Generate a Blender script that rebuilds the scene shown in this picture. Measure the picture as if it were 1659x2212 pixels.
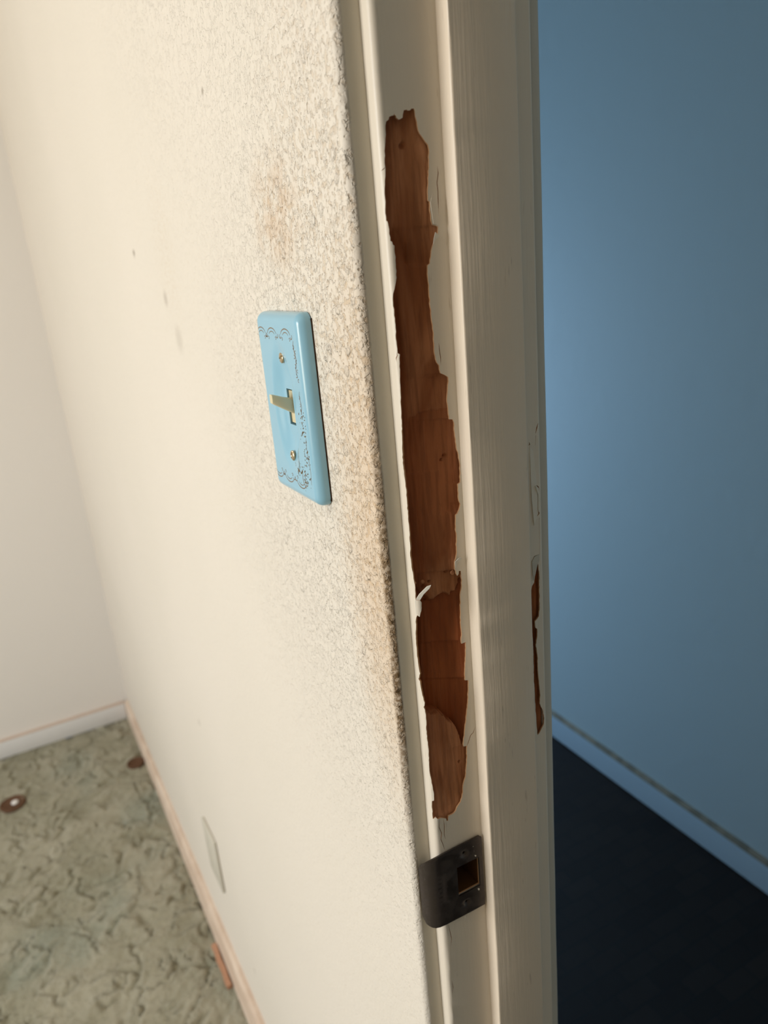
import bpy, bmesh, math, random
from mathutils import Vector, Matrix, noise
from mathutils.geometry import delaunay_2d_cdt

for o in list(bpy.data.objects): bpy.data.objects.remove(o)
S = bpy.context.scene
COL = S.collection
H = 1.345                      # eye height above the floor; all z below marked "rel" are relative to the eye
random.seed(7)

# ------------------------------------------------------------------ camera
YAW, PITCH, ROLL, FPX = 0.46630, 0.31629, 0.09057, 1632.0
cyw, syw, cp, sp = math.cos(YAW), math.sin(YAW), math.cos(PITCH), math.sin(PITCH)
fwd = Vector((syw*cp, cyw*cp, -sp)); rt = Vector((cyw, -syw, 0)); dn = fwd.cross(rt)
c_, s_ = math.cos(ROLL), math.sin(ROLL)
r2 = c_*rt + s_*dn; d2 = -s_*rt + c_*dn
cam_d = bpy.data.cameras.new('camera'); cam = bpy.data.objects.new('camera', cam_d); COL.objects.link(cam)
m = Matrix((r2, -d2, -fwd)).transposed().to_4x4(); m.translation = Vector((0, 0, H))
cam.matrix_world = m
cam_d.sensor_fit = 'VERTICAL'; cam_d.sensor_height = 36; cam_d.sensor_width = 27
cam_d.lens = FPX/2212*36
cam_d.clip_start = 0.01
cam_d.dof.use_dof = True; cam_d.dof.focus_distance = 0.47; cam_d.dof.aperture_fstop = 7.6
S.camera = cam

# ------------------------------------------------------------------ light
S.view_settings.view_transform = 'Standard'; S.view_settings.look = 'None'
S.view_settings.gamma = 1; S.view_settings.exposure = 0.0
w = bpy.data.worlds.new('world'); S.world = w; w.use_nodes = True
w.node_tree.nodes['Background'].inputs[0].default_value = (0.45, 0.6, 0.85, 1)
w.node_tree.nodes['Background'].inputs[1].default_value = 0.3

def area(name, loc, target, sx, sy, power, col, spread=180):
    l = bpy.data.lights.new(name, 'AREA'); l.shape = 'RECTANGLE'; l.size = sx; l.size_y = sy
    l.energy = power; l.color = col; l.spread = math.radians(spread)
    o = bpy.data.objects.new(name, l); COL.objects.link(o)
    o.location = loc
    o.rotation_euler = (Vector(target)-Vector(loc)).to_track_quat('-Z', 'Y').to_euler()
    return o
# daylight entering by the bedroom window in the left wall: warm light thrown up off the ground, cool sky light falling down
area('window_ground_light', (-2.55, .62, 1.35), (0.186, .55, 2.3), .95, 1.1, 24.5, (1.0, 0.86, 0.62), 150)
area('window_sky_light', (-2.55, .62, 1.60), (0.186, .70, -.1), .95, 1.1, 32, (0.78, 0.88, 1.0), 150)
# daylight at the far end of the hallway
area('hall_daylight', (0.72, 2.75, 0.85), (1.0, 1.0, 0.6), 0.7, 1.0, 15.0, (0.50, 0.71, 1.0))

# ------------------------------------------------------------------ helpers
def link(name, me, parent=None, mat=None):
    o = bpy.data.objects.new(name, me); COL.objects.link(o)
    if parent: o.parent = parent
    if mat:
        for mm in (mat if isinstance(mat, (list, tuple)) else [mat]): me.materials.append(mm)
    return o
def empty(name, loc=(0, 0, 0)):
    o = bpy.data.objects.new(name, None); COL.objects.link(o); o.location = loc; o.empty_display_size = 0.02
    bpy.context.view_layer.update()
    return o
def adopt(o, parent):                      # keeps world coordinates of mesh data
    o.parent = parent; o.matrix_parent_inverse = parent.matrix_world.inverted()
    return o
def tag(o, label=None, cat=None, group=None, kind=None):
    for k, v in (('label', label), ('category', cat), ('group', group), ('kind', kind)):
        if v: o[k] = v
    return o
def smooth(me, ang=35):
    bm = bmesh.new(); bm.from_mesh(me)
    for f in bm.faces: f.smooth = True
    for e in bm.edges:
        if len(e.link_faces) == 1: e.smooth = False
        elif len(e.link_faces) == 2 and e.calc_face_angle(0) > math.radians(ang): e.smooth = False
    bm.to_mesh(me); bm.free()
def mesh(name, verts, faces, parent=None, mat=None, ang=35, sm=True):
    me = bpy.data.meshes.new(name); me.from_pydata([tuple(v) for v in verts], [], faces); me.validate(); me.update()
    if sm: smooth(me, ang)
    o = link(name, me, None, mat)
    if parent: adopt(o, parent)
    return o
def box(name, a, b, parent=None, mat=None, bev=0.0, seg=2):
    bm = bmesh.new(); bmesh.ops.create_cube(bm, size=1)
    for v in bm.verts: v.co = Vector([(a[i]+b[i])/2 + v.co[i]*(b[i]-a[i]) for i in range(3)])
    if bev: bmesh.ops.bevel(bm, geom=bm.edges[:], offset=bev, segments=seg, affect='EDGES', profile=0.5)
    me = bpy.data.meshes.new(name); bm.to_mesh(me); bm.free(); smooth(me)
    o = link(name, me, None, mat)
    if parent: adopt(o, parent)
    return o
def boxes(name, lst, parent=None, mat=None):
    vs, fs = [], []
    for a, b in lst:
        n = len(vs)
        vs += [(x, y, z) for z in (a[2], b[2]) for y in (a[1], b[1]) for x in (a[0], b[0])]
        fs += [tuple(n+i for i in f) for f in ((0, 2, 3, 1), (4, 5, 7, 6), (0, 1, 5, 4), (2, 6, 7, 3), (0, 4, 6, 2), (1, 3, 7, 5))]
    return mesh(name, vs, fs, parent, mat, sm=False)
def zs_range(lo, hi, f0, f1, step, coarse=0.15):
    z = []; t = lo
    while t < hi-1e-6:
        z.append(t); t += step if f0 <= t <= f1 else (min(coarse, f0-t) if t < f0 else coarse)
    z.append(hi); return z
def extrude(name, prof, zs, parent=None, mat=None, closed=True, jit=None, ang=35, caps=True):
    n = len(prof); vs = []
    for z in zs:
        for i, (x, y) in enumerate(prof):
            dx, dy = jit(i, z) if jit else (0, 0)
            vs.append((x+dx, y+dy, z))
    fs = []
    for k in range(len(zs)-1):
        for i in range(n if closed else n-1):
            j = (i+1) % n
            fs.append((k*n+i, k*n+j, (k+1)*n+j, (k+1)*n+i))
    if caps and closed:
        fs.append(tuple(reversed(range(n)))); fs.append(tuple((len(zs)-1)*n+i for i in range(n)))
    return mesh(name, vs, fs, parent, mat, ang)
def pip(x, y, P):
    r = False; j = len(P)-1
    for i in range(len(P)):
        xi, yi = P[i]; xj, yj = P[j]
        if (yi > y) != (yj > y) and x < (xj-xi)*(y-yi)/(yj-yi)+xi: r = not r
        j = i
    return r

# ------------------------------------------------------------------ materials
class NT:
    def __init__(s, name, rough=0.5, spec=0.5):
        s.m = bpy.data.materials.new(name); s.m.use_nodes = True; s.t = s.m.node_tree; s.b = s.t.nodes['Principled BSDF']
        s.b.inputs['Roughness'].default_value = rough; s.b.inputs['Specular IOR Level'].default_value = spec
        s.co = s.n('ShaderNodeTexCoord').outputs['Object']
    def n(s, ty, **kw):
        k = s.t.nodes.new(ty)
        for a, v in kw.items(): setattr(k, a, v)
        return k
    def put(s, sock, v):
        if isinstance(v, bpy.types.NodeSocket): s.t.links.new(v, sock)
        elif isinstance(v, (tuple, list)) and len(v) == 3 and sock.type == 'RGBA': sock.default_value = (*v, 1)
        else: sock.default_value = v
    def map(s, scale=(1, 1, 1), loc=(0, 0, 0), co=None):
        k = s.n('ShaderNodeMapping'); s.put(k.inputs[0], co or s.co); k.inputs['Scale'].default_value = scale; k.inputs['Location'].default_value = loc
        return k.outputs[0]
    def noise(s, sc, det=3, rough=.5, co=None, dist=0):
        k = s.n('ShaderNodeTexNoise'); s.put(k.inputs['Vector'], co or s.co); k.inputs['Scale'].default_value = sc
        k.inputs['Detail'].default_value = det; k.inputs['Roughness'].default_value = rough; k.inputs['Distortion'].default_value = dist
        return k.outputs['Fac']
    def vor(s, sc, co=None, feature='F1', out='Distance', rnd=1):
        k = s.n('ShaderNodeTexVoronoi', feature=feature); s.put(k.inputs['Vector'], co or s.co); k.inputs['Scale'].default_value = sc
        k.inputs['Randomness'].default_value = rnd
        return k.outputs[out]
    def ramp(s, v, a, b, x=0.0, y=1.0):
        k = s.n('ShaderNodeMapRange', interpolation_type='SMOOTHSTEP'); s.put(k.inputs[0], v)
        for i, q in ((1, a), (2, b), (3, x), (4, y)): k.inputs[i].default_value = q
        return k.outputs[0]
    def math(s, op, a, b=0.0, c=0.0):
        k = s.n('ShaderNodeMath', operation=op)
        for i, q in enumerate((a, b, c)): s.put(k.inputs[i], q)
        return k.outputs[0]
    def mix(s, f, a, b):
        k = s.n('ShaderNodeMix', data_type='RGBA'); s.put(k.inputs[0], f); s.put(k.inputs[6], a); s.put(k.inputs[7], b)
        return k.outputs[2]
    def sep(s):
        k = s.n('ShaderNodeSeparateXYZ'); s.put(k.inputs[0], s.co); return k.outputs
    def warp(s, sc, amt, co=None):
        co = co or s.co
        k = s.n('ShaderNodeTexNoise'); s.put(k.inputs['Vector'], co); k.inputs['Scale'].default_value = sc; k.inputs['Detail'].default_value = 2
        a = s.n('ShaderNodeVectorMath', operation='SUBTRACT'); s.put(a.inputs[0], k.outputs['Color']); a.inputs[1].default_value = (.5, .5, .5)
        b = s.n('ShaderNodeVectorMath', operation='SCALE'); s.put(b.inputs[0], a.outputs[0]); b.inputs['Scale'].default_value = amt
        c = s.n('ShaderNodeVectorMath', operation='ADD'); s.put(c.inputs[0], co); s.put(c.inputs[1], b.outputs[0])
        return c.outputs[0]
    def gauss(s, c, r):      # soft round patch: 1 at centre c, 0 at radius r (per axis)
        k = s.n('ShaderNodeMapping', vector_type='TEXTURE'); s.put(k.inputs[0], s.co); k.inputs['Location'].default_value = c; k.inputs['Scale'].default_value = r
        l = s.n('ShaderNodeVectorMath', operation='LENGTH'); s.put(l.inputs[0], k.outputs[0])
        return s.ramp(l.outputs['Value'], 0.15, 1.0, 1.0, 0.0)
    def color(s, c): s.put(s.b.inputs['Base Color'], c)
    def bump(s, h, dist, strength=1.0, prev=None):
        k = s.n('ShaderNodeBump'); s.put(k.inputs['Height'], h); k.inputs['Distance'].default_value = dist; k.inputs['Strength'].default_value = strength
        if prev: s.put(k.inputs['Normal'], prev)
        s.put(s.b.inputs['Normal'], k.outputs[0]); return k.outputs[0]
def simple(name, col, rough=.6, spec=.4, metal=0.0):
    q = NT(name, rough, spec); q.color(col); q.b.inputs['Metallic'].default_value = metal; return q.m

# textured cream wall paint
def wall_material():
    q = NT('cream_textured_plaster', .55, .3)
    xyz = q.sep()
    w1 = q.warp(260, .0030)
    pits = q.ramp(q.vor(330, w1), .10, .34, 0, 1)                    # pin-holes between the peel
    vp = q.n('ShaderNodeTexVoronoi'); q.put(vp.inputs['Vector'], w1); vp.inputs['Scale'].default_value = 330
    pk_ = q.n('ShaderNodeSeparateColor'); q.put(pk_.inputs[0], vp.outputs['Color'])
    pit = q.math('MULTIPLY', q.math('SUBTRACT', 1.0, pits), q.math('GREATER_THAN', pk_.outputs[1], .42))
    soft = q.noise(190, 2, .5, w1)
    low = q.ramp(q.noise(210, 3, .6, w1), .36, .52)
    knock = q.ramp(q.noise(80, 4, .62, w1), .485, .525)              # flat troweled patches with raised rims
    near = q.gauss((.186, .40, H-.10), (.5, .36, .46))
    rough = q.math('ADD', q.math('MULTIPLY', near, .72), .30)
    h = q.math('MULTIPLY', soft, .5)
    h = q.math('ADD', h, q.math('MULTIPLY', low, .42))
    h = q.math('SUBTRACT', h, q.math('MULTIPLY', pit, .42))
    h = q.math('MULTIPLY', h, rough)
    kz = q.math('ADD', q.math('MAXIMUM', near, q.math('MULTIPLY', q.gauss((.186, .55, H+.42), (.5, .50, .55)), .95)), .24)
    h = q.math('ADD', h, q.math('MULTIPLY', q.math('MULTIPLY', knock, kz), .40))
    # a few fat drops of texture
    vk = q.n('ShaderNodeTexVoronoi'); q.put(vk.inputs['Vector'], w1); vk.inputs['Scale'].default_value = 75
    pick = q.n('ShaderNodeSeparateColor'); q.put(pick.inputs[0], vk.outputs['Color'])
    drop = q.math('MULTIPLY', q.ramp(vk.outputs['Distance'], .10, .30, 1, 0), q.math('GREATER_THAN', pick.outputs[0], .72))
    h = q.math('ADD', h, q.math('MULTIPLY', q.math('MULTIPLY', drop, near), 1.4))
    painted = q.ramp(xyz[0], .1895, .1912)                            # the smooth painted return beside the jamb
    h = q.math('MULTIPLY', h, q.math('SUBTRACT', 1.0, painted))
    nb = q.bump(h, .00125, 1.0)
    q.bump(q.noise(700, 2, .6), .0003, .35, nb)
    base = q.mix(q.ramp(q.noise(2.2, 2), .35, .65), (.785, .728, .645), (.805, .745, .665))
    dull = q.math('MULTIPLY', q.math('SUBTRACT', 1.0, low), q.math('SUBTRACT', 1.0, q.math('MULTIPLY', drop, near)))
    # hand grime lodged in the hollows around the switch and along the corner
    gr = q.math('MAXIMUM', q.gauss((.186, .380, H-.12), (.3, .085, .30)), q.math('MULTIPLY', q.gauss((.186, .480, H+.035), (.3, .060, .06)), .8))
    gr = q.math('MAXIMUM', gr, q.math('MULTIPLY', q.gauss((.186, .40, H-.02), (.3, .14, .30)), .6))
    gr = q.math('MAXIMUM', gr, q.math('MULTIPLY', q.gauss((.186, .80, H+.03), (.3, .06, .10)), .25))
    f = q.math('MULTIPLY', q.math('ADD', gr, .05), q.math('ADD', q.math('MULTIPLY', dull, .46), .05))
    col = q.mix(f, base, (.56, .38, .20))
    col = q.mix(q.math('MULTIPLY', pit, q.math('ADD', q.math('MULTIPLY', gr, .50), .12)), col, (.36, .24, .13))  # pits darkened everywhere as relief shading in the colour, more where grimy
    col = q.mix(q.math('MULTIPLY', q.gauss((.186, .376, H-.17), (.3, .075, .24)), .45), col, (.68, .46, .27))
    col = q.mix(q.math('MULTIPLY', q.math('MULTIPLY', q.gauss((.186, .485, H+.035), (.3, .06, .05)), q.ramp(q.noise(60, 3), .35, .6)), .40), col, (.62, .42, .26))
    speck = q.math('MULTIPLY', q.ramp(q.noise(520, 1, .5), .72, .78), q.math('ADD', q.math('MULTIPLY', gr, .3), .02))
    col = q.mix(speck, col, (.26, .17, .10))
    # rubbed, dirty corner
    edge = q.math('MULTIPLY', q.ramp(xyz[1], .3775, .3810, 1, 0), q.ramp(xyz[2], H-.42, H-.26, .0, 1))
    edge = q.math('MULTIPLY', edge, q.ramp(xyz[2], H-.20, H+.0, 1, .15))
    edge = q.math('MULTIPLY', edge, q.ramp(q.noise(260, 4, .7), .36, .60, .3, 1))
    col = q.mix(edge, col, (.20, .125, .06))
    for y, z, r, a in ((.951, H+.037, .0045, .95), (.952, H+.036, .0075, .35), (.83, H-.015, .012, .3), (1.104, H-.68, .009, .3), (.80, H-.055, .02, .18), (1.02, H-1.13, .008, .3), (.60, H+.13, .004, .5)):
        col = q.mix(q.math('MULTIPLY', q.gauss((.186, y, z), (.2, r, r)), a), col, (.16, .11, .07))
    col = q.mix(painted, col, (.70, .645, .54))
    q.color(col)
    q.put(q.b.inputs['Roughness'], q.mix(painted, (.55, .55, .55), (.42, .42, .42)))
    return q.m
M_wall = wall_material()
def plain_wall(name, c1, c2, sc=60):
    q = NT(name, .6, .3); q.color(q.mix(q.noise(1.6, 2), c1, c2)); q.bump(q.noise(sc, 4, .6), .002, .35); return q.m
M_wall_plain = plain_wall('cream_plaster_far', (.87, .83, .79), (.89, .85, .81))
M_hall = plain_wall('pale_blue_plaster', (.50, .64, .70), (.47, .62, .69), 40)
M_tan = plain_wall('tan_bounce_dimmer', (.30, .235, .165), (.34, .27, .19))  # unseen near wall, made tan-brown to dim the light bounced onto the jamb
M_ceil = plain_wall('ceiling_white', (.75, .72, .66), (.77, .74, .68))

def paint(name, col, wear=(.45, .36, .27), grain=.5, sc=1.0, dirt=.0):
    q = NT(name, .42, .45)
    g = q.noise(420*sc, 3, .6, q.map((1, 1, .045)))
    g2 = q.noise(70*sc, 3, .55, q.map((1, 1, .12)))
    b = q.bump(q.math('ADD', q.math('MULTIPLY', g, grain), q.math('MULTIPLY', g2, .6)), .00035, .7)
    q.bump(q.noise(55, 3, .5), .0009, .35, b)
    base = q.mix(q.ramp(q.noise(9, 3, .6, q.map((1, 1, .35))), .3, .7), col, tuple(c*.95 for c in col))
    fl = q.ramp(q.noise(260, 3, .7, q.map((1, 1, .12))), .66, .74)
    base = q.mix(q.math('MULTIPLY', fl, .35+dirt), base, wear)
    q.color(base); return q.m
M_jamb = paint('jamb_gloss_paint', (.80, .725, .62))
M_stop = paint('stop_gloss_paint', (.82, .705, .575), grain=1.4, sc=.9, dirt=.1)
M_case = paint('casing_gloss_paint', (.60, .57, .50))
M_flake = simple('paint_flake', (.80, .76, .68), .5)
M_rim = simple('broken_paint_edge', (.60, .33, .17), .8, .2)

def wood_material():
    q = NT('exposed_pine', .62, .35)
    a = q.n('ShaderNodeAttribute', attribute_name='layer').outputs['Fac']      # 0 = old deep timber, 1 = fresh upper ply
    co = q.map((1, 1, .07))
    g = q.noise(260, 4, .6, co, .3); g2 = q.noise(60, 3, .5, q.map((1, 1, .22)), .6)
    deep = q.mix(q.ramp(g2, .3, .7), (.25, .052, .009), (.35, .085, .016))
    top = q.mix(q.ramp(g2, .3, .7), (.34, .120, .040), (.68, .33, .17))
    col = q.mix(a, deep, top)
    col = q.mix(q.math('MULTIPLY', q.ramp(g, .45, .62), .35), col, (.16, .05, .015))
    q.color(col)
    b = q.bump(g, .0008, .7)
    q.bump(q.noise(900, 2), .0002, .6, b)
    return q.m
M_wood = wood_material()

def carpet_material():
    q = NT('sculpted_green_carpet', .95, .1)
    w1 = q.warp(6, .12)
    patch = q.ramp(q.noise(5, 4, .6, w1), .32, .66)
    teal = q.ramp(q.noise(3.1, 2, .5, q.map(loc=(3, 7, 0))), .56, .72)
    c = q.mix(patch, (.31, .295, .205), (.46, .43, .325))
    c = q.mix(q.math('MULTIPLY', teal, .6), c, (.23, .30, .26))
    a = q.n('ShaderNodeAttribute', attribute_name='groove').outputs['Fac']
    c = q.mix(q.math('MULTIPLY', q.math('MAXIMUM', a, 0.0), .36), c, (.15, .125, .06))
    c = q.mix(q.math('MULTIPLY', q.math('MAXIMUM', q.math('MULTIPLY', a, -1.0), 0.0), 1.0), c, (.56, .53, .42))
    tuft = q.noise(330, 3, .7)
    c = q.mix(q.math('MULTIPLY', q.ramp(tuft, .42, .62), .45), c, (.52, .47, .33))
    c = q.mix(q.math('MULTIPLY', q.ramp(q.noise(90, 3, .7), .5, .7), .3), c, (.17, .15, .09))
    q.color(c)
    q.bump(q.math('ADD', tuft, q.noise(110, 3, .6)), .006, .8)
    q.b.inputs['Sheen Weight'].default_value = .2
    return q.m
M_carpet = carpet_material()

def parquet_material():
    q = NT('dark_parquet', .5, .25)
    k = q.n('ShaderNodeTexBrick'); q.put(k.inputs['Vector'], q.co); k.inputs['Scale'].default_value = 6
    k.inputs['Color1'].default_value = (.009, .007, .0065, 1); k.inputs['Color2'].default_value = (.016, .012, .010, 1); k.inputs['Mortar'].default_value = (.006, .006, .007, 1)
    k.inputs['Mortar Size'].default_value = .01
    q.color(k.outputs['Color']); q.bump(q.noise(40, 3), .001, .3); return q.m
M_dark = parquet_material()

q = NT('baseboard_paint', .5, .4)
xyz = q.sep()
q.color(q.mix(q.ramp(xyz[2], .0545, .0600, 0, 1), (.86, .86, .87), q.mix(q.noise(18, 3), (.62, .49, .40), (.72, .57, .47)))); M_base = q.m
q = NT('baseboard_paint_side', .5, .4)
q.color(q.mix(q.ramp(q.noise(14, 4, .6, q.map((1, .5, 1))), .35, .65), (.66, .51, .40), (.82, .68, .56))); M_base_side = q.m
q = NT('hall_baseboard_paint', .5, .4)
xyz = q.sep()
q.color(q.mix(q.ramp(xyz[2], .0650, .0690, 0, 1), (.46, .62, .74), q.mix(q.ramp(q.noise(30, 3), .4, .6), (.17, .16, .12), (.26, .24, .18)))); M_base_hall = q.m

# ------------------------------------------------------------------ the room shell
CX = .186; BY = 2.365; CZ = 2.45
rad = .0045
prof = []
for k in range(0, 7):
    a = math.pi/2*k/6; prof.append((CX+rad-rad*math.cos(a), .376+rad-rad*math.sin(a)))
prof += [(.20052, .376), (.20052, .402), (.298, .402), (.298, 2.9), (.186, 2.9), (.186, .45), (.186, .40)]
def cj(i, z):
    if i <= 6:
        n = noise.noise(Vector((3, 5, z*9)))*.0007+noise.noise(Vector((9, 1, z*60)))*.00035
        return (n*.3, n)
    return (0, 0)
extrude('wall_middle', prof, zs_range(0, CZ, .05, 1.75, .006), None, M_wall, jit=cj)
tag(bpy.data.objects['wall_middle'], kind='structure')
for nm, lst, mt in (
    ('wall_front', [((CX, -1.6, 0), (.298, -.50, CZ)), ((CX, -.50, 2.08), (.298, .376, CZ))], M_wall_plain),
    ('wall_back', [((-2.7, BY, 0), (CX, BY+.1, CZ))], M_wall_plain),
    ('wall_near', [((-2.7, -1.7, 0), (1.34, -1.6, CZ))], M_tan),
    ('wall_left', [((-2.8, -1.7, 0), (-2.7, 0.08, CZ)), ((-2.8, 1.16, 0), (-2.7, BY+.1, CZ)), ((-2.8, 0.08, 0), (-2.7, 1.16, .85)), ((-2.8, 0.08, 2.1), (-2.7, 1.16, CZ))], M_wall_plain),
    ('wall_right', [((1.24, -1.6, 0), (1.34, 2.9, CZ))], M_hall),
    ('wall_end', [((.298, 2.9, 0), (1.34, 3.0, .3)), ((.298, 2.9, 1.65), (1.34, 3.0, CZ))], M_hall),
    ('ceiling', [((-2.8, -1.7, CZ), (1.34, 3.0, CZ+.1))], M_ceil)):
    tag(boxes(nm, lst, None, mt), kind='structure')
f2 = boxes('floor.001', [((.250, -1.6, -.05), (1.24, 2.9, -.004))], None, M_dark); tag(f2, kind='structure')
# window frames (out of view, they let the daylight in)
def window(name, a, b, ax):
    e = empty(name, ((a[0]+b[0])/2, (a[1]+b[1])/2, a[2])); tag(e, kind='structure')
    t = .05
    if ax == 'x':
        L = [((a[0], a[1], a[2]), (b[0], a[1]+t, b[2])), ((a[0], b[1]-t, a[2]), (b[0], b[1], b[2])), ((a[0], a[1]+t, a[2]), (b[0], b[1]-t, a[2]+t)), ((a[0], a[1]+t, b[2]-t), (b[0], b[1]-t, b[2]))]
    else:
        L = [((a[0], a[1], a[2]), (a[0]+t, b[1], b[2])), ((b[0]-t, a[1], a[2]), (b[0], b[1], b[2])), ((a[0]+t, a[1], a[2]), (b[0]-t, b[1], a[2]+t)), ((a[0]+t, a[1], b[2]-t), (b[0]-t, b[1], b[2]))]
    boxes('window_frame', L, e, M_jamb)
window('window_1', (-2.78, .08, .85), (-2.72, 1.16, 2.1), 'x')
window('window_2', (.298, 2.93, .3), (1.24, 2.97, 1.65), 'y')

# carpet: sculpted pile, dense mesh where it is seen
def lin(a, b, n): return [a+(b-a)*i/n for i in range(n)]
gx = lin(-2.7, -.7, 20)+lin(-.7, CX-.010, 190)+[CX-.010, CX-.004, CX-.0005]
gy = lin(-1.6, .75, 24)+lin(.75, BY-.004, 330)+[BY-.004, BY-.0005]
vs, fs, gv = [], [], []
for y in gy:
    for x in gx:
        p = Vector((x, y, 0))
        wv = Vector((noise.noise(p*7+Vector((4, 0, 0))), noise.noise(p*7+Vector((0, 9, 3))), 0))*.06
        p2 = p+wv
        p2 = p2+Vector((noise.noise(p*38+Vector((4, 0, 0))), noise.noise(p*38+Vector((0, 9, 3))), 0))*.016
        dv = noise.voronoi(p2*11.5)[0]; n1 = (dv[1]-dv[0])*.55; n2 = abs(noise.noise(p2*19+Vector((7, 3, 1))))
        brk = noise.noise(p*17+Vector((20, 0, 0))); brk2 = noise.noise(p*17+Vector((0, 30, 0)))
        k1 = min(max((brk+.20)*4, 0), 1); k2 = min(max((brk2+.08)*5, 0), 1)
        g = max(max(1-n1/.045, 0)*k1, max(1-n2/.05, 0)*k2*.9)
        rim_ = max(max(1-abs(n1-.09)/.05, 0)*k1, max(1-abs(n2-.11)/.08, 0)*k2)
        hgt = -.007*g + .0035*rim_ + .006*noise.noise(p2*16) + .003*noise.noise(p*70)
        if y > 2.33 or x > CX-.016: hgt -= .001
        vs.append((x, y, hgt)); gv.append(min(g, 1)-.45*rim_)
nx = len(gx)
for j in range(len(gy)-1):
    for i in range(nx-1): fs.append((j*nx+i, j*nx+i+1, (j+1)*nx+i+1, (j+1)*nx+i))
carpet = mesh('floor', vs, fs, None, M_carpet, ang=180); tag(carpet, kind='structure')
at = carpet.data.attributes.new('groove', 'FLOAT', 'POINT')
for i, v in enumerate(gv): at.data[i].value = v

# baseboards
def baseboard_y(name, x0, y0, y1, h0, h1, t, mat, sgn=-1):
    # runs along y against the plane x0; sgn -1 sticks out to -x
    P = [(0, 0), (t, 0), (t, .82), (t*.86, .95), (t*.6, 1.0), (0, 1.0)]
    vs, fs = [], []
    N = 40
    for k in range(N+1):
        y = y0+(y1-y0)*k/N; h = h0+(h1-h0)*k/N + .0012*noise.noise(Vector((0, y*6, 2)))
        for a, b in P: vs.append((x0+sgn*a, y, b*h))
    n = len(P)
    for k in range(N):
        for i in range(n):
            j = (i+1) % n
            f = (k*n+i, k*n+j, (k+1)*n+j, (k+1)*n+i)
            fs.append(f if sgn > 0 else tuple(reversed(f)))
    fs += [tuple(range(n)), tuple(N*n+i for i in reversed(range(n)))]
    return tag(mesh(name, vs, fs, None, mat), kind='structure')
baseboard_y('baseboard_middle', CX-.0002, .42, BY-.0125, .118, .066, .0125, M_base_side)
baseboard_y('baseboard_right', 1.2398, -1.5, 2.88, .077, .077, .012, M_base_hall)
box('baseboard_back', (-2.69, BY-.0125, 0), (CX-.0128, BY-.0003, .062), None, M_base, .003); tag(bpy.data.objects['baseboard_back'], kind='structure')

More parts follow.
